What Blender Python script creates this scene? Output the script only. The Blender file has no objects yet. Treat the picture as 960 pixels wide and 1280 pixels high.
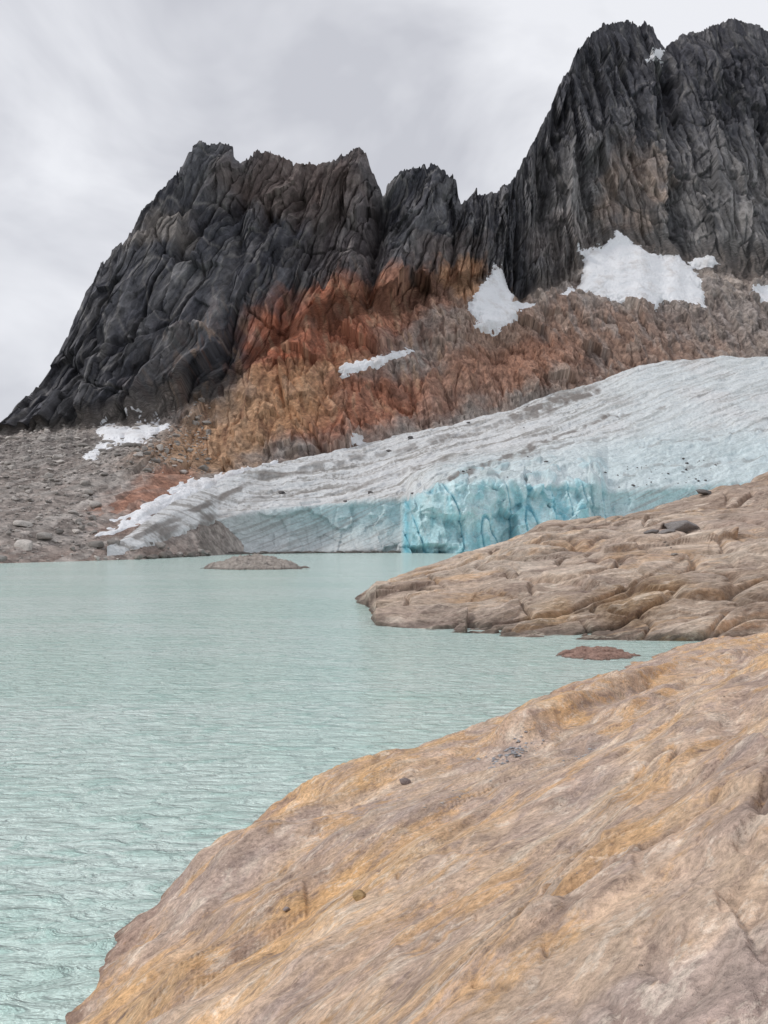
import bpy, math, numpy as np
rng=np.random.default_rng(7)
EYE=8.0
# ---------- survey helper: bearing / elevation readings (milli-tangents) + range (m) -> world metres
def survey(b,e,Y):
    b=np.asarray(b,float);e=np.asarray(e,float);Y=np.asarray(Y,float)
    return np.stack([(b-480)/1000*Y, Y+0*b, EYE+(672-e)/1000*Y],-1)
# ---------- noise
G16=np.array([(math.cos(a),math.sin(a)) for a in np.arange(16)*2*math.pi/16+.2])
def hsh(ix,iy,s):
    h=(ix*374761393+iy*668265263+s*974634777)&0xffffffff
    h=((h^(h>>13))*1274126177)&0xffffffff
    return h^(h>>16)
def pn(x,y,s=0):
    fx=np.floor(x);fy=np.floor(y);ix=fx.astype(np.int64);iy=fy.astype(np.int64)
    fx=x-fx;fy=y-fy
    u=fx*fx*fx*(fx*(fx*6-15)+10);v=fy*fy*fy*(fy*(fy*6-15)+10)
    def g(dx,dy):
        k=G16[hsh(ix+dx,iy+dy,s)&15]
        return k[...,0]*(fx-dx)+k[...,1]*(fy-dy)
    a=g(0,0);b=g(1,0);c=g(0,1);d=g(1,1)
    return ((a+(b-a)*u)*(1-v)+(c+(d-c)*u)*v)*1.5
def fbm(x,y,o=4,s=0,g=.5):
    r=0;a=1;t=0
    for i in range(o):
        r=r+a*pn(x,y,s+i*17);t+=a;a*=g;x=x*2.03+3.1;y=y*2.03+1.7
    return r/t
def rdg(x,y,o=3,s=0,g=.5):
    r=0;a=1;t=0
    for i in range(o):
        n=1-np.abs(pn(x,y,s+i*17))*2
        r=r+a*n;t+=a;a*=g;x=x*2.1+3.1;y=y*2.1+1.7
    return r/t
def ss(a,b,x):
    t=np.clip((x-a)/(b-a),0,1);return t*t*(3-2*t)
def facet(x,y,s=0,sl=.9):
    "broken rock: every cell is a tilted plane; returns (height, id)"
    ix=np.floor(x).astype(np.int64);iy=np.floor(y).astype(np.int64)
    f1=np.full(x.shape,9.);H=np.zeros(x.shape);I=np.zeros(x.shape)
    for dx in(-1,0,1):
        for dy in(-1,0,1):
            h=hsh(ix+dx,iy+dy,s)
            ex=x-(ix+dx+(h&255)/255.);ey=y-(iy+dy+((h>>8)&255)/255.)
            d=ex*ex+ey*ey;c=d<f1
            n=((h>>16)&255)/255.;g1=((h>>24)&15)/15.-.5;g2=((h>>4)&15)/15.-.5
            H=np.where(c,n-.5+sl*(g1*ex+g2*ey),H);I=np.where(c,n,I);f1=np.where(c,d,f1)
    return H,I
def crack(x,y,w,s):
    return np.exp(-(pn(x,y,s)/w)**2)
def blur(a,n,ax=(0,1)):
    a=a.copy()
    for _ in range(n):
        if 0 in ax:a[1:-1]=.25*a[:-2]+.5*a[1:-1]+.25*a[2:]
        if 1 in ax:a[:,1:-1]=.25*a[:,:-2]+.5*a[:,1:-1]+.25*a[:,2:]
    return a
# ---------- mesh
def raw_mesh(name,V,q,mat,A={}):
    me=bpy.data.meshes.new(name);k=q.shape[1]
    me.vertices.add(len(V));me.vertices.foreach_set('co',V.astype(np.float32).ravel())
    me.loops.add(q.size);me.loops.foreach_set('vertex_index',q.astype(np.int32).ravel())
    me.polygons.add(len(q));me.polygons.foreach_set('loop_start',(np.arange(len(q))*k).astype(np.int32))
    me.polygons.foreach_set('use_smooth',np.ones(len(q),bool))
    me.update(calc_edges=True)
    for n,a in A.items():
        if n=='Col':
            at=me.attributes.new('Col','FLOAT_COLOR','POINT')
            at.data.foreach_set('color',np.concatenate([a,np.ones((len(a),1))],1).astype(np.float32).ravel())
        else:
            at=me.attributes.new(n,'FLOAT_VECTOR','POINT');at.data.foreach_set('vector',a.astype(np.float32).ravel())
    me.materials.append(mat)
    o=bpy.data.objects.new(name,me);bpy.context.collection.objects.link(o);return o
def grid_mesh(name,P,mat,attrs=None,mask=None):
    R,C=P.shape[:2]
    i=np.arange(R*C).reshape(R,C)
    q=np.stack([i[:-1,:-1],i[:-1,1:],i[1:,1:],i[1:,:-1]],-1)
    if mask is not None:
        q=q[mask[:-1,:-1]|mask[1:,1:]|mask[:-1,1:]|mask[1:,:-1]]
    q=q.reshape(-1,4)
    V=P.reshape(-1,3);A={k:a.reshape(V.shape[0],-1) for k,a in (attrs or {}).items()}
    if mask is not None:
        u,inv=np.unique(q,return_inverse=True);q=inv.reshape(-1,4);V=V[u];A={k:a[u] for k,a in A.items()}
    return raw_mesh(name,V,q,mat,A)
# ---------- materials
class NT:
    def __init__(s,name):
        s.m=bpy.data.materials.new(name);s.m.use_nodes=True;s.t=s.m.node_tree
        s.b=s.t.nodes['Principled BSDF']
    def n(s,ty,**k):
        x=s.t.nodes.new(ty)
        for a,b in k.items():setattr(x,a,b)
        return x
    def l(s,a,b):s.t.links.new(a,b)
    def put(s,sock,v):
        if isinstance(v,(int,float,tuple)):sock.default_value=v
        else:s.l(v,sock)
    def math(s,op,a,b=0.,c=None):
        x=s.n('ShaderNodeMath',operation=op);s.put(x.inputs[0],a);s.put(x.inputs[1],b)
        if c is not None:s.put(x.inputs[2],c)
        return x.outputs[0]
    def vmul(s,v,sc):
        x=s.n('ShaderNodeVectorMath',operation='MULTIPLY');s.l(v,x.inputs[0]);x.inputs[1].default_value=sc;return x.outputs[0]
    def attr(s,name,out='Vector'):
        return s.n('ShaderNodeAttribute',attribute_name=name).outputs[out]
    def noise(s,v,sc,det=4,rough=.55,dist=0.):
        x=s.n('ShaderNodeTexNoise');s.l(s.vmul(v,sc),x.inputs['Vector']);x.inputs['Scale'].default_value=1
        x.inputs['Detail'].default_value=det;x.inputs['Roughness'].default_value=rough;x.inputs['Distortion'].default_value=dist
        return x.outputs[0]
    def vor(s,v,sc):
        x=s.n('ShaderNodeTexVoronoi',feature='F1');s.l(s.vmul(v,sc),x.inputs['Vector']);x.inputs['Scale'].default_value=1
        return x
    def rng(s,v,a,b,c=0.,d=1.,sm=True):
        x=s.n('ShaderNodeMapRange',interpolation_type='SMOOTHSTEP' if sm else 'LINEAR')
        s.l(v,x.inputs[0])
        for i,k in enumerate((a,b,c,d)):x.inputs[i+1].default_value=k
        return x.outputs[0]
    def mix(s,f,a,b,bt='MIX'):
        x=s.n('ShaderNodeMix',data_type='RGBA',blend_type=bt,clamp_factor=True)
        s.put(x.inputs[0],f)
        for i,v in((6,a),(7,b)):
            if isinstance(v,tuple):x.inputs[i].default_value=(*v,1)
            else:s.l(v,x.inputs[i])
        return x.outputs[2]
    def gray(s,v):
        cc=s.n('ShaderNodeCombineColor');[s.l(v,cc.inputs[i]) for i in range(3)];return cc.outputs[0]
    def bump(s,h,dist=1.,strength=1.):
        x=s.n('ShaderNodeBump');x.inputs['Strength'].default_value=strength;x.inputs['Distance'].default_value=dist
        s.l(h,x.inputs['Height']);s.l(x.outputs[0],s.b.inputs['Normal'])
def addh(N,parts):
    h=None
    for v,a in parts:
        t=N.math('MULTIPLY',v,a);h=t if h is None else N.math('ADD',h,t)
    return h
def mat_mountain():
    N=NT('mountain_rock');rc=N.attr('rc');col=N.attr('Col','Color')
    n2=N.noise(rc,(.34,.34,.13),5,.73)
    vo=N.vor(rc,(.22,.22,.07))
    sp=N.n('ShaderNodeSeparateColor');N.l(vo.outputs['Color'],sp.inputs[0])
    v=N.math('MULTIPLY',N.rng(n2,.3,.7,.5,1.46,False),N.rng(sp.outputs[0],0,1,.74,1.26,False))
    c=N.mix(1.,col,N.gray(v),'MULTIPLY')
    N.l(c,N.b.inputs['Base Color']);N.b.inputs['Roughness'].default_value=.88
    N.b.inputs['Specular IOR Level'].default_value=.2
    N.bump(addh(N,[(n2,2.3),(sp.outputs[1],1.2)]),1.);return N.m
def mat_rock(name,sc,stain=1.,bmp=1.):
    N=NT(name);rc=N.attr('rc');col=N.attr('Col','Color')
    def S(a,b,c):return (a*sc,b*sc,c*sc)
    n1=N.noise(rc,S(1.0,2.1,2.1),7,.68)
    n2=N.noise(rc,S(9.,14.,14.),4,.78)
    v=N.math('MULTIPLY',N.rng(n1,.3,.7,.70,1.24,False),N.rng(n2,.3,.7,.56,1.38,False))
    c=col
    if stain:
        n4=N.noise(rc,S(.3,.85,.85),7,.70)
        c=N.mix(N.rng(n4,.53,.61,0,.6*stain),c,(.71,.42,.19))
        c=N.mix(N.rng(n4,.46,.39,0,.6*stain),c,(.40,.31,.28))
        n5=N.noise(rc,S(1.3,3.0,3.0),6,.76)
        c=N.mix(N.rng(n5,.55,.63,0,.5),c,(.82,.71,.60))
        c=N.mix(N.rng(n5,.44,.36,0,.6),c,(.25,.175,.145))
    c=N.mix(1.,c,N.gray(v),'MULTIPLY')
    N.l(c,N.b.inputs['Base Color']);N.b.inputs['Roughness'].default_value=.8
    N.b.inputs['Specular IOR Level'].default_value=.3
    N.bump(addh(N,[(n1,.13/sc*bmp),(n2,.035/sc*bmp)]),1.);return N.m
def mat_ice():
    N=NT('glacier_ice');rc=N.attr('rc');col=N.attr('Col','Color')
    n1=N.noise(rc,(.05,.35,.2),6,.7);n2=N.noise(rc,(.5,.8,.8),4,.75)
    v=N.math('MULTIPLY',N.rng(n1,.3,.7,.84,1.12,False),N.rng(n2,.3,.7,.78,1.17,False))
    c=N.mix(1.,col,N.gray(v),'MULTIPLY')
    N.l(c,N.b.inputs['Base Color']);N.b.inputs['Roughness'].default_value=.55
    N.b.inputs['Specular IOR Level'].default_value=.3
    N.bump(addh(N,[(n1,1.3),(n2,.9)]),1.);return N.m
def mat_snow():
    N=NT('old_snow');tc=N.n('ShaderNodeTexCoord').outputs['Object']
    n1=N.noise(tc,(.06,.06,.06),6,.68,.2);n2=N.noise(tc,(.4,.4,.4),3,.6)
    c=N.mix(N.rng(n1,.48,.7,0,.7),(.80,.81,.84),(.58,.55,.54))
    N.l(c,N.b.inputs['Base Color']);N.b.inputs['Roughness'].default_value=.6
    N.bump(addh(N,[(n1,4.),(n2,.6)]),1.);return N.m
def mat_water():
    N=NT('glacial_water');tc=N.n('ShaderNodeTexCoord').outputs['Object']
    big=N.noise(tc,(.02,.06,1),4,.6,.8)
    c=N.mix(N.rng(big,.38,.62,0,1),(.60,.77,.72),(.69,.82,.785))
    N.b.inputs['Roughness'].default_value=.11
    N.b.inputs['IOR'].default_value=1.33;N.b.inputs['Specular IOR Level'].default_value=.5
    w1=N.noise(tc,(.95,2.3,1),4,.56,.9);w2=N.noise(tc,(4.,9.,1),2,.6,.6);w3=N.noise(tc,(.2,.6,1),2,.5,.8)
    ws=N.math('MULTIPLY',N.rng(w1,.45,.62,0,1),N.rng(w3,.35,.65,.25,.85))
    c=N.mix(ws,c,(.45,.65,.60))  # wave-slope shading painted into the base colour: darker tint along the ripple noise
    N.l(c,N.b.inputs['Base Color'])
    N.bump(addh(N,[(w1,.55),(w2,.09),(w3,.35)]),1.);return N.m
M_MT=mat_mountain();M_FG=mat_rock('shore_rock',1.);M_OC=mat_rock('outcrop_rock',.3,stain=.5,bmp=1.4);M_ICE=mat_ice();M_SN=mat_snow();M_W=mat_water()
M_ST=mat_rock('loose_stone',.8,stain=0)
def tab(t,x):
    t=np.array(t,float);return [np.interp(x,t[:,0],t[:,i]) for i in range(1,t.shape[1])]
def L(*c):return np.array(c,float)
def lay(mask,c):
    global col
    m=np.clip(mask,0,1)[...,None];col=col*(1-m)+L(*c)*m
def blob(cx,cy,rx,ry,a=0):
    a=math.radians(a);dx=bw-cx;dy=ew-cy;u=(dx*math.cos(a)+dy*math.sin(a))/rx;q=(-dx*math.sin(a)+dy*math.cos(a))/ry
    return 1-ss(.5,1.2,np.hypot(u,q))
# ================= MOUNTAIN =================
b=np.concatenate([np.linspace(-500,-30,80)[:-1],np.linspace(-30,990,1120)[:-1],np.linspace(990,1500,80)])
C0=[(-500,235,-3),(0,238,-3),(100,262,-3),(180,288,-3),(250,335,-3),(350,425,-18),(500,450,-20),(700,500,-20),(960,600,-20),(1500,700,-20)]
C1=[(-500,680,300),(-100,630,340),(0,600,370),(100,600,380),(180,592,400),(250,590,430),(340,577,470),(450,557,520),(560,532,560),(650,505,610),(740,482,655),(830,457,700),(900,450,720),(960,452,735),(1500,450,800)]
C2=[(-500,665,420),(-100,598,470),(0,540,500),(60,537,505),(130,530,510),(200,520,520),(260,500,530),(310,470,540),(340,432,560),(400,402,580),(470,387,610),(560,360,670),(600,350,700),(650,372,720),(700,352,760),(740,315,800),(800,305,820),(860,330,820),(960,345,825),(1500,400,900)]
C3=[(-500,650),(-100,590),(-20,545),(0,533),(10,518),(40,490),(60,462),(75,438),(85,420),(100,385),(115,352),(135,325),(155,300),(175,262),(195,245),(215,225),(235,190),(255,180),(275,181),(290,188),(300,202),(315,193),(335,190),(360,198),(385,202),(415,200),(430,193),(450,190),(458,198),(462,212),(470,225),(479,238),(485,228),(500,218),(515,210),(530,202),(545,205),(552,213),(560,222),(570,228),(573,250),(578,258),(585,247),(592,243),(600,240),(622,238),(635,233),(650,210),(660,190),(675,160),(690,130),(700,105),(712,88),(722,62),(735,45),(750,35),(770,30),(790,28),(805,28),(815,38),(822,52),(832,60),(840,48),(860,42),(880,38),(900,25),(920,22),(940,30),(960,40),(1000,60),(1100,90),(1300,200),(1500,300)]
C3Y=[(-500,500),(-100,500),(0,520),(60,540),(100,560),(175,585),(255,610),(340,640),(450,670),(478,695),(530,710),(573,760),(622,780),(650,800),(700,870),(750,920),(800,960),(920,985),(960,1000),(1500,1000)]
y0,z0=tab(C0,b);c0=np.stack([(b-480)/1000*y0,y0,z0],-1)
e,y=tab(C1,b);c1=survey(b,e,y)
e,y=tab(C2,b);c2=survey(b,e+9*fbm(b/22,b*0,4,5),y)
e3,=tab(C3,b);y3,=tab(C3Y,b);c3=survey(b,e3,y3)
c4=c3.copy();c4[:,1]+=160;c4[:,2]=c3[:,2]*.35-20;c4[:,0]*=1.1
segs=[(c0,c1,100),(c1,c2,180),(c2,c3,370),(c3,c4,24)]
rows=[];vs=[]
for k,(p,q,n) in enumerate(segs):
    t=np.linspace(0,1,n,endpoint=(k==3))
    rows.append(p[None]+(q-p)[None]*t[:,None,None]);vs.append(k+t)
P=np.concatenate(rows);v=np.concatenate(vs)[:,None]*np.ones((1,len(b)));B=b[None]*np.ones_like(v)
X,Y,Z=P[...,0],P[...,1],P[...,2]
E=672-(Z-EYE)/Y*1000      # elevation reading on the undisplaced surface
E=np.where(v>3,e3[None],E)
cl=ss(1.93,2.1,v)                      # cliff weight
lean=.34*(1-ss(560,700,B))-.10*ss(640,760,B)
w0=X-lean*Z
wq=fbm(X/40,Z/40,4,3)
w=w0+wq*6;zz=Z+fbm(X/30,Z/30,3,4)*8
g0_,i0=facet(w/48,zz/130,55,1.3);g1,i1=facet(w/27,zz/95,5,1.2);g2,i2=facet(w/12+zz/300,zz/46,6,1.2);g3,i3=facet(w/5.5,zz/20,7,1.1);g4,i4=facet(w/2.5,zz/7,8,1.1)
brk=ss(-.1,.3,fbm(w/40,zz/60,3,9))      # where the face is shattered vs. clean slab
Dc=15*(rdg(w/66,Z/320,2,11)-.4)+4*(rdg(w/21,Z/140,2,23)-.4)+15*g0_+19*g1+10*g2*(.35+.65*brk)+4.2*g3*(.15+.85*brk)+1.7*g4*(.15+.85*brk)
Dc-=7*crack(w/24,zz/260,.04,12)+4*crack(w/10,zz/110,.05,13)+4*crack((w+zz*.8)/60,(zz-w)/90,.03,14)
for g,wd,am,ln in[(478,9,30,18),(305,10,12,30),(575,9,14,10),(640,14,14,-10),(700,10,12,40),(832,12,16,-15),(150,12,8,60),(380,9,8,25),(900,10,9,-20)]:
    gc=g-ln*(3-np.clip(v,2,3))+fbm(Z/30,Z*0+g,2,6)*8
    Dc-=am*np.exp(-np.abs((B-gc)/wd)**1.5)*cl
sx_=X+.25*Z+fbm(X/30,Z/30,3,18)*6
h1,j1=facet(sx_/24,Z/30,15);h2,j2=facet(sx_/8,Z/11,16);h3,j3=facet(X/3.4,Z/3.6,17)
Ds=6*fbm(X/50,Y/50,3,51)+9*h1+4.*h2+1.2*h3+6*(rdg(sx_/30,Z/110,3,61)-.4)-2*crack(sx_/12,Z/40,.06,62)
Dt=1.6*fbm(X/30,Y/30,3,91)+1.0*fbm(X/5,Y/5,3,95)+.7*h3+1.6*(rdg((X-.4*Y)/22,Y/60,2,96)-.4)
s1=1-ss(90,260,B)*ss(.95,1.05,v)
Dsl=Dt*s1+Ds*(1-s1)
Dsl*=ss(0,.25,v)
D=Dsl*(1-cl)+Dc*cl
nr=ss(2.8,3,v)*(1-ss(3,3.15,v))
D*=1-.72*nr
D=np.where(v>3.1,D*.4,D)
# snow
SN=[[(103,570),(115,577),(130,563),(150,556),(180,557),(187,548),(215,533),(195,527),(175,525),(165,532),(135,532),(120,540),(130,548),(118,560)],
[(420,458),(430,468),(445,467),(470,456),(500,446),(517,436),(490,439),(465,448),(430,452)],
[(588,377),(600,360),(612,345),(618,331),(629,336),(636,353),(644,370),(642,379),(668,383),(650,393),(640,402),(625,410),(592,408),(600,395),(584,385)],
[(698,374),(710,361),(722,358),(728,345),(730,322),(716,313),(750,311),(765,298),(770,288),(790,301),(805,310),(820,318),(850,322),(872,343),(878,358),(883,388),(855,381),(830,375),(820,386),(795,378),(760,375),(735,367)],
[(860,325),(890,318),(898,330),(880,337),(865,335)],
[(936,361),(960,361),(1010,372),(1010,384),(950,379)],[(806,76),(818,66),(832,62),(826,76)],[(433,559),(446,545),(458,557)],
[(122,668),(160,646),(200,620),(240,600),(275,592),(345,573),(350,582),(290,602),(225,628),(180,654),(150,668)]]
def polysd(px,py,poly):
    poly=np.array(poly,float);n=len(poly);d=np.full(px.shape,1e9);ins=np.zeros(px.shape,bool)
    for i in range(n):
        a=poly[i];c=poly[(i+1)%n];e=c-a;t=np.clip(((px-a[0])*e[0]+(py-a[1])*e[1])/(e@e),0,1)
        d=np.minimum(d,np.hypot(px-a[0]-t*e[0],py-a[1]-t*e[1]))
        k=((a[1]>py)!=(c[1]>py))&(px<(c[0]-a[0])*(py-a[1])/((c[1]-a[1])+1e-12)+a[0]);ins^=k
    return np.where(ins,d,-d)
rag=6*fbm(X/10,Z/7,4,101)+4*fbm(X/3,Z/2,2,103)
sd=[]
smk=np.zeros_like(v)
for s in SN:
    q=np.array(s);c=(B>q[:,0].min()-30)&(B<q[:,0].max()+30)&(E>q[:,1].min()-30)&(E<q[:,1].max()+30)&(v<3)
    r=np.full(v.shape,-99.);r[c]=polysd(B[c],E[c],s)*Y[c]/1000+rag[c]*.7
    sd.append((c,r));smk=np.maximum(smk,ss(-4,5,r))
D=D*(1-.94*smk)+2*fbm(X/25,Z/12,3,105)*smk
dirv=np.stack([0*cl,-.75-.2*cl,.66-.5*cl],-1)
PM=P+dirv*D[...,None]
jag=(3.2*rdg(X/7,X*0,2,111)+6*facet(X/9,X*0+3,113)[0]+2.5*facet(X/3.4,X*0+3,114)[0]-1.)*nr*ss(60,110,B)
PM[...,2]+=jag*.75
PS=blur(PM,30,(1,));sk_=blur(smk,3)[...,None];PM=PM*(1-sk_)+PS*sk_
# colour: albedo by geology
ew=E+fbm(X/25,Z/18,4,121)*26;bw=B+fbm(X/30,Z/25,3,125)*30
col=np.ones(v.shape+(3,))*L(.080,.080,.093)
st=fbm(w/14,Z/75,5,131,.6);st2=fbm(w/30,Z/50,4,135);st3=fbm(w/5,Z/30,4,139,.6)
lay(ss(.4,1,i2)*.5,(.165,.163,.175));lay(ss(.5,0,i1)*.55,(.036,.036,.046))
lay(ss(.55,1,i0)*.3,(.15,.148,.157))
lay(ss(.0,.35,st)*.45,(.17,.165,.17))
lay(ss(.1,.3,st3)*.4,(.25,.24,.235))
lay(ss(-.02,-.3,st)*.7,(.033,.034,.043))
lay(ss(.6,1,i3)*.25,(.24,.23,.23))
lay(crack((w+zz*.5)/30,(zz-w)/60,.035,15)*.5,(.28,.265,.255))
lay(blob(370,225,110,50)*.55,(.175,.125,.105))
lay(blob(200,285,50,25,-20)*.7,(.27,.24,.22))
lay(blob(430,300,60,90)*.35,(.16,.12,.11))
lay(blob(560,330,60,40)*.5,(.20,.155,.135))
rw=ss(640,700,bw)*ss(150,250,ew)
lay(rw*(.45+.5*ss(-.2,.3,st2)),(.28,.265,.26))
lay(blob(790,240,45,60,20)*.6,(.40,.30,.24))
lay(blob(700,300,50,40)*.4,(.33,.28,.26))
lay(rw*ss(.5,.1,i2)*.55,(.12,.12,.125))
lay(rw*ss(-.02,-.3,st)*.6,(.07,.07,.075))
lay(ss(640,700,bw)*(1-ss(110,200,ew))*.5*ss(-.3,.2,st2),(.055,.055,.067))
slope=1-cl
lay(slope,(.33,.285,.26))
lay(slope*ss(0,.3,fbm(X/12,Z/12,4,141))*.5,(.46,.41,.38))
lay(blob(720,440,200,65,5)*.8*slope,(.35,.215,.16))
lay(blob(850,420,110,40,5)*.5*slope,(.33,.225,.18))
lay(blob(900,390,90,35)*.45*slope,(.30,.26,.245))
lay(slope*ss(.55,1,j2)*.45*ss(300,350,B),(.46,.38,.33))
lay(slope*ss(.35,0,j1)*.4*ss(300,350,B),(.18,.13,.115))
lay(slope*ss(640,700,B)*ss(.05,.3,fbm(sx_/8,Z/30,4,143))*.5,(.34,.30,.285))
lay(blob(620,400,50,50)*.5,(.42,.28,.21))
lay(blob(405,410,120,58,-10)*.92,(.38,.14,.08))
lay(blob(500,370,95,36,-10)*.72,(.40,.19,.12))
lay(blob(340,455,50,40,0)*.78,(.36,.125,.07))
lay(blob(585,350,32,30)*.75,(.52,.29,.165))
lay(blob(430,510,140,50,-8)*.88*slope,(.39,.16,.095))
lay(blob(620,465,120,40,-15)*.7*slope,(.38,.19,.125))
lay(blob(300,535,140,46,-22)*.75,(.51,.30,.165))
lay(blob(380,465,90,20,-15)*.6,(.53,.295,.16))
lay(blob(175,625,75,26,-30)*.8*slope,(.42,.20,.13))
lay(blob(60,560,120,20)*.6*slope,(.22,.2,.19))
rv=fbm(sx_/8,Z/22,4,151)
rr=(blob(400,460,220,120,-15))
lay(rr*ss(.1,.35,rv)*.45,(.52,.35,.235));lay(rr*ss(-.1,-.35,rv)*.5,(.18,.08,.055))
lay(rr*ss(.75,1,j2)*.3,(.27,.19,.155))
lay((1-ss(.05,.3,v))*slope*(1-ss(200,260,B))*.5,(.32,.22,.18))
talm=slope*s1*(1-ss(130,250,B))
lay(talm*ss(.6,1,j3)*.6,(.52,.48,.45));lay(talm*ss(.35,0,j3)*.55,(.15,.13,.12));lay(talm*ss(.0,.3,fbm((X-.4*Y)/10,Y/50,4,97))*.55,(.44,.41,.385))
rcM=np.stack([w,Y*.4*cl+Y*(1-cl),Z*(1+1.4*(1-cl))],-1)
grid_mesh('mountain',PM,M_MT,{'Col':col,'rc':rcM})
for c,r in sd:
    rr_=np.where(c.any(1))[0];cc_=np.where(c.any(0))[0]
    sl=(slice(rr_[0],rr_[-1]+1),slice(cc_[0],cc_[-1]+1))
    off=np.clip(r[sl]*.4,-2.5,1.4)
    Q=PM[sl]+np.array([0,-.7,.7])*off[...,None]
    grid_mesh('snow_patch',Q,M_SN,{},mask=(r[sl]>-3))
# ================= GLACIER =================
bg=np.concatenate([np.linspace(134,1000,1080)[:-1],np.linspace(1000,1500,90)])
def msurf(bb,e,lift):
    "point of the valley side seen at this bearing/elevation, raised by lift"
    y0,z0=tab(C0,bb);e1,y1=tab(C1,bb);z1=EYE+(672-e1)/1000*y1;k=(672-e)/1000
    t=(k*y0-z0+EYE)/((z1-z0)-k*(y1-y0));t=np.clip(t,0.02,1);y=y0+(y1-y0)*t;z=z0+(z1-z0)*t
    return np.stack([(bb-480)/1000*y,y,z+lift],-1)
G0=[(262,372),(300,392),(380,416),(500,424),(508,423),(514,408),(560,402),(600,406),(640,416),(750,440),(960,480),(1500,550)]
G1=[(262,672,378),(270,650,390),(330,637,414),(400,630,432),(500,624,442),(508,620,438),(516,620,416),(532,612,412),(545,602,410),(600,598,412),(625,604,416),(680,602,426),(745,600,446),(760,612,458),(860,606,480),(960,602,500),(1500,590,560)]
G2=[(262,640,392),(330,610,440),(450,594,478),(560,568,508),(700,545,548),(830,522,580),(960,515,600),(1500,510,640)]
G3=[(262,603,418),(300,592,440),(340,580,465),(400,568,490),(450,556,515),(560,532,555),(640,511,600),(700,488,632),(740,479,650),(800,458,680),(830,452,696),(900,445,715),(960,447,730),(1500,445,795)]
wl=(1-ss(262,285,bg))[:,None]
yy,=tab(G0,bg);g0=np.stack([(bg-480)/1000*yy,yy,yy*0-2],-1)
gs=[g0]
for T in(G1,G2,G3):
    e,y=tab(T,bg);gs.append(survey(bg,e,y))
le=[[(134,694),(165,688),(215,668),(262,655),(300,650)],[(134,692),(165,678),(215,648),(262,632),(300,620)],[(134,690),(165,666),(215,630),(262,604),(300,592)]]
lf=[ -3,1.0,2.2,.6]
low=msurf(bg,tab([(p,q+9) for p,q in le[0]],bg)[0],-3)
gs[0]=gs[0]*(1-wl)+low*wl
for k in range(3):
    Q=msurf(bg,tab(le[k],bg)[0],lf[k+1]);gs[k+1]=gs[k+1]*(1-wl)+Q*wl
g4=gs[3].copy();g4[:,1]+=25;g4[:,2]-=18;gs.append(g4)
rows=[];vs=[]
for k,n in enumerate((150,130,150,12)):
    t=np.linspace(0,1,n,endpoint=(k==3))
    rows.append(gs[k][None]+(gs[k+1]-gs[k])[None]*t[:,None,None]);vs.append(k+t)
P=np.concatenate(rows)
for _ in range(60):   # round the brow of the ice front
    P[1:-14]=.25*P[:-15]+.5*P[1:-14]+.25*P[2:-13]
v=np.concatenate(vs)[:,None]*np.ones((1,len(bg)));B=bg[None]*np.ones_like(v)
X,Y,Z=P[...,0],P[...,1],P[...,2];E=672-(Z-EYE)/Y*1000
fr=(1-ss(.9,1.06,v))*ss(258,275,B)
al=X*.8+Y*.6;ac=-X*.6+Y*.8       # along / across flow
blue=ss(500,510,B)*(1-ss(745,775,B))
top=2.4*fbm(al/60,ac/30,3,201)+1.5*(rdg(al/50,ac/9,3,205)-.4)+.6*fbm(al/3,ac/3,3,209)+1.1*facet(al/14,ac/5,210)[0]
cz=ss(500,620,B)*(1-ss(1.7,2.4,v))
sf1,si1=facet((X*.9-Y*.45)/15,(X*.4+Y)/22,211,1.3);sf2,si2=facet((X*.9-Y*.45)/6,(X*.4+Y)/9,212,1.2)
ser=blue*(1-ss(1.15,1.6,v))
top+=(4.5*sf1+2.4*sf2)*ser+.9*sf2*cz
top*=.25+.75*ss(240,330,B)
q1,ci=facet(X/19+fbm(X/9,Z/9,2,3)*.4,Z/22,21,1.6);q2,cj=facet(X/7+Z/40,Z/11,25,1.4);q3,ck=facet(X/2.4,Z/4,27,1.2)
frd=(13*q1+5.5*q2+1.3*q3)*(.25+.75*blue)+4.*fbm(X/30,Z/30,3,217)-2.6*crack(X/13+Z/60,Z/50,.035,218)*(.3+.7*blue)
frd+=(1-blue)*(-5*np.sin(np.clip(v,0,1)*math.pi))   # undercut grey wall
D=frd*fr+top*(1-fr);D*=ss(0,.05,v)*.9+.1
D=blur(D,1)
dv=np.stack([0*fr,-.25-.7*fr,.95-.75*fr],-1)
PG=P+dv*D[...,None]
col=np.ones(v.shape+(3,))*L(.76,.77,.78)
band=fbm(al/90,ac/6,5,221,.65);big=fbm(X/60,Y/40,3,225);spk=fbm(X/2.2,Y/4,3,227,.7);ban2=fbm(al/140,ac/3,4,222,.6);pat=fbm(X/25,Y/45,4,223,.6)
lay(ss(-.05,.3,band)*.45*(1-.5*ss(700,860,B)),(.56,.54,.52))
lay(ss(.08,.3,band+.4*spk)*.7*(1-ss(700,900,B)*.5),(.30,.28,.26))
lay(ss(.10,.30,ban2+.3*spk)*.6,(.33,.31,.295))
lay(ss(.1,.4,pat)*.25,(.48,.465,.45))
lay(ss(640,820,B)*(1-fr)*.35*ss(-.3,.3,big+.15),(.73,.83,.86))
lay(ss(480,620,B)*(1-ss(1.3,2.1,v))*.5,(.64,.80,.84))
ew=E+fbm(X/20,Z/12,3,229)*8
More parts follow.
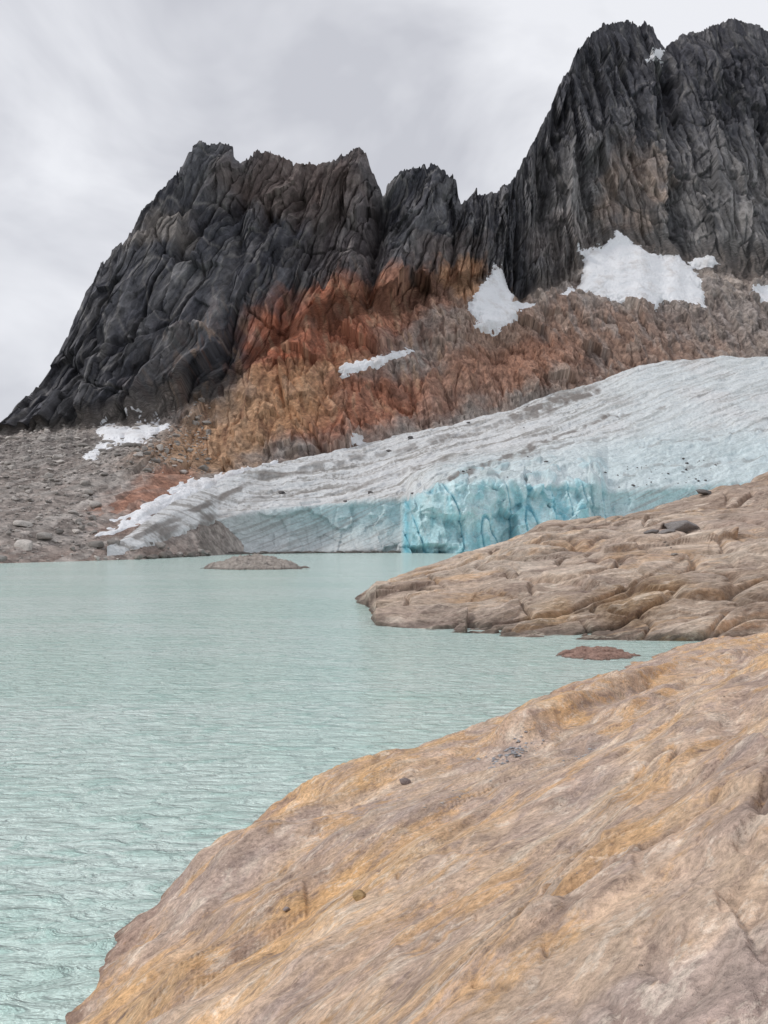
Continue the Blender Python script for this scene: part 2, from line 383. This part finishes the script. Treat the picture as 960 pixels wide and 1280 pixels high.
for (x0,yy0,x1,yy1,wd,s_) in[(560,600,760,520,3,.85),(640,520,745,492,7,.9),(690,500,740,490,9,.75),(440,612,560,572,4,.6),(330,600,560,548,4,.65),(745,522,830,512,2.5,.6),(560,548,700,512,3,.6),(170,672,300,612,5,.8),(205,668,262,652,9,.85),(240,640,330,596,4,.6),(262,652,330,628,5,.4),(300,628,440,606,3,.5),(800,560,960,535,2,.4),(780,590,960,570,2,.45),(640,572,760,545,2,.5)]:
    dx=x1-x0;dy=yy1-yy0;t=np.clip(((B-x0)*dx+(ew-yy0)*dy)/(dx*dx+dy*dy),0,1)
    lay((1-ss(.4,1.2,np.hypot(B-x0-t*dx,ew-yy0-t*dy)/wd))*s_*(1-fr)*ss(-.4,.1,fbm(X/7,Z/7,3,231)),(.24,.215,.20))
lay(fr*(1-blue),(.60,.63,.64))
dl=fbm((X+1.2*Z)/60,(Z-.45*X)/2.2,4,233,.65)
lay(fr*(1-blue)*ss(.02,.28,dl)*.7,(.37,.365,.36))
lay(fr*(1-blue)*ss(290,420,B)*ss(.1,.9,v)*.75*(1-.5*ss(0,.28,dl)),(.54,.76,.80))
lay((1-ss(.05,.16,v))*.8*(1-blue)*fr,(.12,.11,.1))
lay(fr*blue,(.63,.84,.88))
bn=fbm(X/9,Z/16,4,237)
lay(fr*blue*ss(.4,1,ci)*.55,(.78,.90,.93))
lay(fr*blue*ss(-.02,-.3,bn)*.65,(.38,.73,.82))
lay(fr*blue*ss(.7,1,cj)*.5,(.34,.70,.80))
lay(ser*ss(.7,1,si2)*.35,(.42,.72,.80))
lay(fr*blue*ss(520,506,B)*.75,(.14,.57,.72))
lay(fr*blue*crack(X/13+Z/60,Z/50,.04,218)*.75,(.15,.48,.61))
lay(fr*blue*ss(.1,.35,fbm(X/5,Z/9,4,239,.6))*.3,(.60,.64,.64))
lay(blue*ss(715,745,B)*fr*.4,(.5,.6,.62))
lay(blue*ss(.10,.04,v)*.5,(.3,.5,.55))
lay(ss(760,800,B)*fr*ss(-.1,.3,dl)*.5,(.5,.51,.52))
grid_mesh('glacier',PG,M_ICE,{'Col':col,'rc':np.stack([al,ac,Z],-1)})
PGv=np.concatenate(vs)
def gz(bear,vv):
    return PG[np.searchsorted(PGv,vv),np.searchsorted(bg,bear)]
# ================= OUTCROP =================
bo=np.concatenate([np.linspace(438,1000,1000)[:-1],np.linspace(1000,1500,100)])
O0=[(438,104),(446,99),(456,95),(464,80),(470,73),(520,69.5),(570,68),(630,64.5),(720,64),(860,62),(960,61),(1500,58)]
O1=[(438,753,104),(446,750,101),(456,747,98),(470,748,84),(520,744,80),(570,742,78),(630,736,75),(720,728,74),(860,715,73),(960,700,73),(1500,640,72)]
O2=[(438,754,105),(446,744,105),(460,735,105),(480,727,105),(520,712,105),(560,700,106),(610,680,108),(680,655,112),(720,648,113),(760,641,114),(820,632,116),(860,622,118),(900,608,120),(960,593,122),(1500,500,140)]
yy,=tab(O0,bo);o0=np.stack([(bo-480)/1000*yy,yy,yy*0],-1);om=o0.copy();om[:,1]-=3;om[:,2]-=3
oc=[om,o0]
for T in(O1,O2):
    e,y=tab(T,bo);oc.append(survey(bo,e,y))
o3=oc[3].copy();o3[:,1]+=35;o3[:,2]=-3;oc.append(o3)
rows=[];vs=[]
for k,n in enumerate((20,170,260,40)):
    t=np.linspace(0,1,n,endpoint=(k==3))
    rows.append(oc[k][None]+(oc[k+1]-oc[k])[None]*t[:,None,None]);vs.append(k+t)
P=blur(np.concatenate(rows),14,(0,))
v=np.concatenate(vs)[:,None]*np.ones((1,len(bo)));B=bo[None]*np.ones_like(v)
X,Y,Z=P[...,0],P[...,1],P[...,2];E=672-(Z-EYE)/Y*1000
wp=fbm(X/16,Y/18,3,301)*2.4
s=X*.9+Y*.35;t=Z*1.6+Y*.35-X*.22+wp       # strata coordinate
A=.6+.8*fbm(X/14,Y/14,2,303)
def saw(t,k=.85):
    f=t-np.floor(t);return np.where(f<k,f/k,1-(f-k)/(1-k))
k1,m1=facet(s/13,t/4.2,31,1.2);k2,m2=facet(s/5.5,t/1.8,32,1.2);k3,m3=facet(s/1.9,t/.7,33,1.2)
D=2.2*(saw(t/4.6,.8)-.5)*A+.35*(saw(t/1.4+fbm(X/4,Y/4,2,305),.75)-.5)*A+1.5*fbm(X/12,t/6,3,307)+.08*fbm(s/.8,t/.4,3,311)
D+=1.3*k1+.4*k2+.12*k3-1.1*crack(s/10,t/4,.05,35)-.7*crack(t/6,s/6,.04,36)
D=blur(D,2)
D*=ss(438,470,B)*.8+.2
D*=np.where(v>2.8,.6,1)
PO=P+np.stack([0*v,-.6+0*v,.75+0*v],-1)*D[...,None]
col=np.ones(v.shape+(3,))*L(.48,.375,.30)
bb=fbm(s/14,t/3,5,321,.6);bb2=fbm(s/20,t/1.1,4,325,.6)
lay(ss(0,.3,bb)*.6,(.64,.53,.44));lay(ss(0,-.3,bb)*.6,(.29,.215,.175))
lay(ss(.05,.3,bb2)*.4,(.27,.21,.18));lay(ss(-.1,-.35,bb2)*.4,(.66,.56,.47))
lay(ss(.6,1,m2)*.3,(.62,.53,.45));lay(ss(.3,0,m2)*.3,(.23,.175,.145))
bw=B+0;ew=E+fbm(X/6,Z/4,3,323)*14
lay(blob(690,765,40,16)*.5,(.58,.39,.21));lay(blob(800,745,70,30,-10)*.5,(.43,.28,.14));lay(blob(640,700,90,14,-15)*.45,(.58,.50,.43))
lay(ss(860,900,B)*blob(940,640,60,50)*.5,(.36,.27,.22))
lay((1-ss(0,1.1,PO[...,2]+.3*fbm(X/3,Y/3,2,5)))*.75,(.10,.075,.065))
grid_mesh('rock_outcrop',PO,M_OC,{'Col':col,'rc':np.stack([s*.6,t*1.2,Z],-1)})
def oz(bear,vv,PO=PO,va=np.concatenate(vs)):
    return PO[np.searchsorted(va,vv),np.searchsorted(bo,bear)]
# ================= FOREGROUND SHORE =================
ang=np.radians(np.concatenate([np.linspace(-110,-28,80)[:-1],np.linspace(-28,30,1080)[:-1],np.linspace(30,110,80)]))
rad=5*np.exp(np.linspace(math.log(.35),math.log(26),900))
RA,AN=np.meshgrid(rad,ang,indexing='ij')
X=RA*np.sin(AN);Y=RA*np.cos(AN)-5
SH=[(105,1280),(118,1250),(168,1195),(152,1160),(200,1115),(258,1088),(330,1040),(368,992),(400,978),(470,962),(560,932),(620,897),(700,864),(800,827),(850,808),(960,793)]
sh=[(-14,-60),(-11,-10),(-7.5,6)]+[((p-480)/1000*(8/((q-672)/1000)),8/((q-672)/1000)) for p,q in SH]+[(60,100),(140,190)]
wx=X+fbm(X/2.2,Y/2.2,4,401)*.9;wy=Y+fbm(X/2.2+9,Y/2.2,4,405)*.9
sh=np.array(sh);dd=np.full(X.shape,1e9);sg=np.ones(X.shape)
for i in range(len(sh)-1):
    a=sh[i];e=sh[i+1]-a;tt=np.clip(((wx-a[0])*e[0]+(wy-a[1])*e[1])/(e@e),0,1)
    qx=wx-a[0]-tt*e[0];qy=wy-a[1]-tt*e[1];d=np.hypot(qx,qy)
    cr=e[0]*qy-e[1]*qx
    k=d<dd;dd=np.where(k,d,dd);sg=np.where(k,np.where(cr<0,1,-1),sg)
dp=dd*sg
dpl=(X+5)*.834-.552*(Y-13.3)
m=ss(1,9,dp);dm=dp*(1-m)+dpl*m
far2=ss(20,45,Y)
z=.55*dm*(1-.25*far2*(1-ss(3,14,dm)))+.3*(1-np.exp(-np.maximum(dm,0)/.9))*(1-far2)-.3*np.clip(dm/9,0,1)-1.3*ss(30,60,Y)*ss(1,8,dm)
z=np.where(z>14,14+(z-14)*.3,z)
al=X*.634+Y*.773;ac=X*.773-Y*.634      # along strata / across (inland)
wp=fbm(al/14,ac/5,3,411)*1.2+fbm(al/3.5,ac/1.8,4,413)*.3
u=ac+wp
A1=ss(-.2,.25,fbm(al/10,ac/5,2,415));A2=ss(-.12,.25,fbm(al/4,ac/2.4,2,417))
far=ss(4,12,np.hypot(X,Y))
p1,n1=facet(al/4.2,u/1.9,51,1.2);p2,n2=facet(al/1.6+u*.2,u/.75,52,1.2);p3,n3=facet(al/.55,u/.28,53,1.2);p4,n4=facet(al/.2,u/.11,54,1.2)
edge=ss(.2,2.5,dp)
D=.42*(saw(u/4.4,.80)-.5)*A1*(.35+.65*far)*edge+.32*fbm(al/7,ac/3,3,421)*far+.05*(rdg(al/5,u/1.3,3,423)-.4)
D-=.15*(saw(al/7+fbm(al/6,ac/3,3,429)*.7+ac*.12,.85)-.5)*A1*far*edge      # cross joints
D+=blur(.20*p1*(.3+.7*far)*A1+.11*p2*A2,3)+.045*p3*A2+.016*p4*(.3+.7*A2)
D+=.05*fbm(al/1.2,u/.7,4,425)
ck1=crack(al/12,u/1.5,.02,61)*A1;ck2=crack(u/4+al/9,al/5-u/9,.008,62)*A2;ck3=crack(al/4,u/.5,.03,63)*A2
D-=.12*ck1+.03*ck2+.03*ck3
def ridge(x0,y0,x1,y1,h,wl,wr):
    e=np.array([x1-x0,y1-y0],float);Ln=np.hypot(*e);e/=Ln
    t=((X-x0)*e[0]+(Y-y0)*e[1])+wp*.8;c=(X-x0)*e[1]-(Y-y0)*e[0]+wp*1.1
    return h*ss(-.8,.8,t)*(1-ss(Ln-8,Ln+4,t))*np.where(c<0,1-ss(0,wl,-c),1-ss(0,wr,c))
D+=ridge(4.0,24.0,16,43,.7,1.6,.7)+ridge(7.5,25,15,36,.4,2.0,.6)+ridge(1,13,5,20,.2,1.4,.5)+ridge(-3.5,15.5,0,22,.22,1.3,.5)+ridge(1.6,6,5.5,14,.10,1.2,.35)+ridge(-2.5,9.5,-.5,13,.14,1.1,.35)+ridge(-4.4,12.8,-2.4,17,.25,1.2,.4)+ridge(3,9.5,8,18,.14,1.3,.4)
D=blur(D,1)
D*=ss(-2,.3,dp)
z=z+D
z0=z.copy()
PF=np.stack([X,Y,z],-1)
col=np.ones(X.shape+(3,))*L(.62,.45,.33)
c1=fbm(al/6,u/1.6,5,441,.6);c2=fbm(al/14,ac/4.5,4,443);c3=fbm(al/1.6,u/.5,5,445,.6);c4_=fbm(al/3,ac/2,5,447,.6);c5=fbm(al/11,u/3,5,449,.6)
lay(ss(0,.3,c1)*.5,(.73,.565,.43));lay(ss(0,-.3,c1)*.5,(.47,.345,.285))
lay(ss(.02,.22,c2)*.7,(.71,.43,.195));lay(ss(-.04,-.26,c2)*.55,(.48,.38,.335))
lay(ss(.05,.25,c5)*.55,(.42,.34,.315))
lay(ss(.05,.25,c4_)*.35,(.72,.51,.33));lay(ss(-.08,-.25,c4_)*.45,(.40,.30,.265))
lay(ss(.12,.35,c3)*.4,(.82,.71,.59));lay(ss(-.12,-.32,c3)*.45,(.32,.235,.20))
lay(ss(.65,1,n2)*.25*A2,(.44,.33,.285));lay(ss(.3,0,n1)*.25*A1,(.72,.49,.28))
lay(np.maximum(ck1,ck2*.8)*.6,(.19,.135,.11));lay(ck3*.45,(.22,.155,.13))
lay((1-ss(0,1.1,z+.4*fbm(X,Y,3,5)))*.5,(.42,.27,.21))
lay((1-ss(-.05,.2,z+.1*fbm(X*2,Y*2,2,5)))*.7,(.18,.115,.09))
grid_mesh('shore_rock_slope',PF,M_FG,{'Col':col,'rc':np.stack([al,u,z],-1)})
def ground_z(x,y):
    r=math.hypot(x,y+5);a=math.atan2(x,y+5)
    i=int(np.clip(np.searchsorted(rad,r),0,len(rad)-1));j=int(np.clip(np.searchsorted(ang,a),0,len(ang)-1));return z0[i,j]
# ================= LAKE =================
def plane(name,x0,x1,y0,y1,z,mat):
    V=np.array([(x0,y0,z),(x1,y0,z),(x1,y1,z),(x0,y1,z)],float);return raw_mesh(name,V,np.array([[0,1,2,3]]),mat)
plane('lake',-1500,1500,-400,1500,0,M_W)
gN=NT('lake_bed');gN.b.inputs['Base Color'].default_value=(.25,.22,.19,1)
plane('ground',-6000,6000,-6000,6000,-30,gN.m)
# ================= STONES =================
import bmesh
bm=bmesh.new();bmesh.ops.create_icosphere(bm,subdivisions=3,radius=1);bm.verts.ensure_lookup_table()
IV=np.array([q.co[:] for q in bm.verts]);IF=np.array([[q.index for q in f.verts] for f in bm.faces]);bm.free()
def stone_var(k):
    r=np.random.default_rng(k);V=IV.copy()
    for _ in range(12):
        n=r.normal(size=3);n/=np.linalg.norm(n);d=r.uniform(.4,.75);h=V@n-d;V-=np.maximum(h,0)[:,None]*n*.98
    V+=.05*np.stack([pn(V[:,i]*3+k,V[:,(i+1)%3]*3,k+i) for i in range(3)],-1)
    return V
VARS=[stone_var(k) for k in range(8)]
def stones(name,items,mat):
    Vs=[];Fs=[];Cs=[];n=0
    for (x,y,z,sx,sy,sz,rot,c) in items:
        V=VARS[rng.integers(8)]*np.array([sx,sy,sz]);ca,sa=math.cos(rot),math.sin(rot)
        V=np.stack([V[:,0]*ca-V[:,1]*sa,V[:,0]*sa+V[:,1]*ca,V[:,2]],-1)+np.array([x,y,z])
        Vs.append(V);Fs.append(IF+n);n+=len(V);Cs.append(np.tile(c,(len(V),1)))
    V=np.concatenate(Vs);o=raw_mesh(name,V,np.concatenate(Fs),mat,{'Col':np.concatenate(Cs),'rc':V})
    return o
def shade(c,a=.25):
    return np.array(c)*(1+rng.uniform(-a,a))
it=[]
jr=np.where(b<262)[0];jr=jr[b[jr]>-120]
for _ in range(3000):
    i=rng.integers(8,275);j=rng.choice(jr);p=PM[i,j]
    if p[2]<.2 or (b[j]>125 and 20<i<100):continue
    s_=.35+rng.pareto(1.9)*.45
    if s_>4:continue
    it.append((p[0],p[1],p[2]+s_*.2,s_*rng.uniform(.8,1.5),s_,s_*rng.uniform(.5,.9),rng.uniform(0,6),shade((.39,.36,.335),.45)))
for q in range(90):
    bb_=rng.uniform(165,262);yv=np.interp(bb_,[165,262],[288,350])+rng.uniform(-4,14);s_=rng.uniform(.5,2.4)
    it.append(((bb_-480)/1000*yv,yv,s_*.4,s_*1.5,s_,s_*.9,rng.uniform(0,6),shade((.25,.22,.20))))
stones('scree_boulders',it,M_ST)
it=[]
for q in range(160):
    bb_=rng.uniform(255,500);yv=np.interp(bb_,[236,300,380,500],[366,386,412,424])+rng.uniform(-6,1);s_=rng.uniform(.5,1.8)
    it.append(((bb_-480)/1000*yv,yv,s_*.1,s_*2,s_,s_*.7,rng.uniform(0,.5),shade((.14,.125,.115))))
stones('moraine_debris',it,M_ST)
def islet(name,cx,cy,rx,ry,h,c,mat,seed):
    n=260;gx,gy=np.meshgrid(np.linspace(-1.2,1.2,n),np.linspace(-1.2,1.2,n));r=np.hypot(gx,gy)+.22*fbm(gx*2,gy*2,4,seed)
    x=cx+gx*rx;y=cy+gy*ry
    z=h*(1-r**2)*.9+h*.35*fbm(gx*3,gy*4,4,seed+3)+h*.3*facet(gx*4+gy,gy*7,seed+5)[0]+h*.15*facet(gx*11,gy*16,seed+6)[0];z=np.maximum(z,-h)
    P=np.stack([x,y,z],-1);cl_=np.ones(P.shape)*np.array(c)*(1+.35*fbm(gx*5,gy*8,4,seed))[...,None]
    d=(1-ss(0,h*.22,z))[...,None]*.7;cl_=cl_*(1-d)+np.array((.09,.075,.065))*d
    grid_mesh(name,P,mat,{'Col':cl_,'rc':P})
islet('rock_islet',-33.5,208,12.5,9,3.2,(.36,.32,.29),M_ST,501)
islet('rock_islet',14.4,54.5,2.6,2.2,.5,(.34,.22,.18),M_ST,507)
p=survey(767,562,535);stones('glacier_boulder',[(p[0],p[1],p[2]+1.5,4,3,2.6,.3,(.06,.055,.055)),(p[0]-16,p[1]+3,p[2]-.5,1.4,1,1,.3,(.09,.08,.08))],M_ST)
it=[]
for q in range(80):
    bb_=rng.uniform(752,900) if q<45 else rng.uniform(330,740);p=gz(bb_,rng.uniform(1.0,1.35) if q<60 else rng.uniform(1.3,2.9));s_=.3+rng.pareto(2.3)*.5
    if s_<2.4:it.append((p[0],p[1],p[2]+.15*s_,s_*1.4,s_,s_*.8,rng.uniform(0,6),shade((.12,.11,.11))))
stones('glacier_surface_stones',it,M_ST)
it=[]
for bb_,vv,s_ in[(850,2.5,2.3),(835,2.42,1.0),(812,2.35,.8),(868,2.42,.8),(805,2.93,.8),(880,2.93,1.1)]:
    p=oz(bb_,vv);it.append((p[0],p[1],p[2]+.3*s_,s_*1.3,s_*.9,s_*.55,rng.uniform(-.3,.5),shade((.2,.185,.18))))
for q in range(30):
    bb_=rng.normal(820,24);p=oz(bb_,rng.uniform(2.1,2.6));s_=rng.uniform(.12,.4);it.append((p[0],p[1],p[2]+.05,s_*1.4,s_,s_*.6,rng.uniform(0,6),shade((.32,.29,.27))))
stones('outcrop_rubble',it,M_ST)
it=[]
for (gx,gy,n,spx,spy,s0,s1,c) in[(3.6,22.5,130,.9,.25,.02,.09,(.40,.40,.42)),(5.1,19.8,110,.8,.22,.015,.06,(.40,.40,.41)),(1.6,17.5,30,.8,.3,.015,.05,(.38,.36,.34))]:
    for q in range(n):
        a=rng.normal(0,spx);c_=rng.normal(0,spy);x=gx+a*.552+c_*.834;y=gy+a*.834-c_*.552
        s_=s0+(s1-s0)*rng.uniform()**3;it.append((x,y,ground_z(x,y)+s_*.1,s_*1.3,s_,s_*.6,rng.uniform(0,6),shade(c)))
for (x,y,s_,c) in[(-.35,11.2,.13,(.45,.30,.15)),(.55,20.5,.16,(.28,.23,.22)),(-1.6,13,.06,(.25,.21,.2))]:
    it.append((x,y,ground_z(x,y)+s_*.3,s_*1.2,s_,s_*.8,.4,np.array(c)))
for q in range(90):
    a=rng.uniform(3,45);x=rng.uniform(-.3,.5)*a;y=a
    if ground_z(x,y)<.4:continue
    s_=.008+.03*rng.uniform()**4+.0004*a;it.append((x,y,ground_z(x,y)+s_*.1,s_*1.3,s_,s_*.7,rng.uniform(0,6),shade((.42,.33,.27))))
stones('gravel',it,M_ST)
# ================= SKY / LIGHT =================
W=bpy.data.worlds.new('World');bpy.context.scene.world=W;W.use_nodes=True;T=W.node_tree;bg_=T.nodes['Background']
EL,AZ=math.radians(46),math.radians(258)
sky=T.nodes.new('ShaderNodeTexSky');sky.sky_type='NISHITA';sky.sun_disc=False;sky.sun_elevation=EL;sky.sun_rotation=AZ
tc=T.nodes.new('ShaderNodeTexCoord');mp=T.nodes.new('ShaderNodeMapping');mp.inputs['Scale'].default_value=(2.0,2.0,3.6);mp.inputs['Location'].default_value=(.3,.1,.2)
nz=T.nodes.new('ShaderNodeTexNoise');nz.inputs['Scale'].default_value=1.5;nz.inputs['Detail'].default_value=5;nz.inputs['Roughness'].default_value=.52;nz.inputs['Distortion'].default_value=.4
cr=T.nodes.new('ShaderNodeValToRGB');cr.color_ramp.elements[0].position=.37;cr.color_ramp.elements[0].color=(.61,.62,.67,1);cr.color_ramp.elements[1].position=.60;cr.color_ramp.elements[1].color=(.90,.91,.95,1)
T.links.new(tc.outputs['Generated'],mp.inputs[0]);T.links.new(mp.outputs[0],nz.inputs['Vector']);T.links.new(nz.outputs[0],cr.inputs[0])
sc=T.nodes.new('ShaderNodeMix');sc.data_type='RGBA';sc.blend_type='MULTIPLY';sc.inputs[0].default_value=1;T.links.new(sky.outputs[0],sc.inputs[6]);sc.inputs[7].default_value=(.1,.1,.1,1)
mx=T.nodes.new('ShaderNodeMix');mx.data_type='RGBA';mx.inputs[0].default_value=.93;T.links.new(sc.outputs[2],mx.inputs[6]);T.links.new(cr.outputs[0],mx.inputs[7])
T.links.new(mx.outputs[2],bg_.inputs[0]);bg_.inputs[1].default_value=1.
sl=bpy.data.lights.new('sun','SUN');sl.energy=1.5;sl.angle=math.radians(11);sl.color=(1,.96,.9)
so=bpy.data.objects.new('sun',sl);bpy.context.collection.objects.link(so)
from mathutils import Vector
sd_=Vector((math.sin(AZ)*math.cos(EL),math.cos(AZ)*math.cos(EL),math.sin(EL)));so.rotation_euler=(-sd_).to_track_quat('-Z','Y').to_euler()
cam=bpy.data.cameras.new('camera');co=bpy.data.objects.new('camera',cam);bpy.context.collection.objects.link(co)
co.location=(0,0,EYE);co.rotation_euler=(math.radians(90),0,0)
cam.sensor_fit='HORIZONTAL';cam.sensor_width=36;cam.lens=37.5;cam.shift_y=32/960;cam.clip_start=.1;cam.clip_end=20000
S=bpy.context.scene;S.camera=co;S.view_settings.view_transform='Standard';S.view_settings.look='None';S.view_settings.exposure=0
print('ground under eye',ground_z(0,.3))
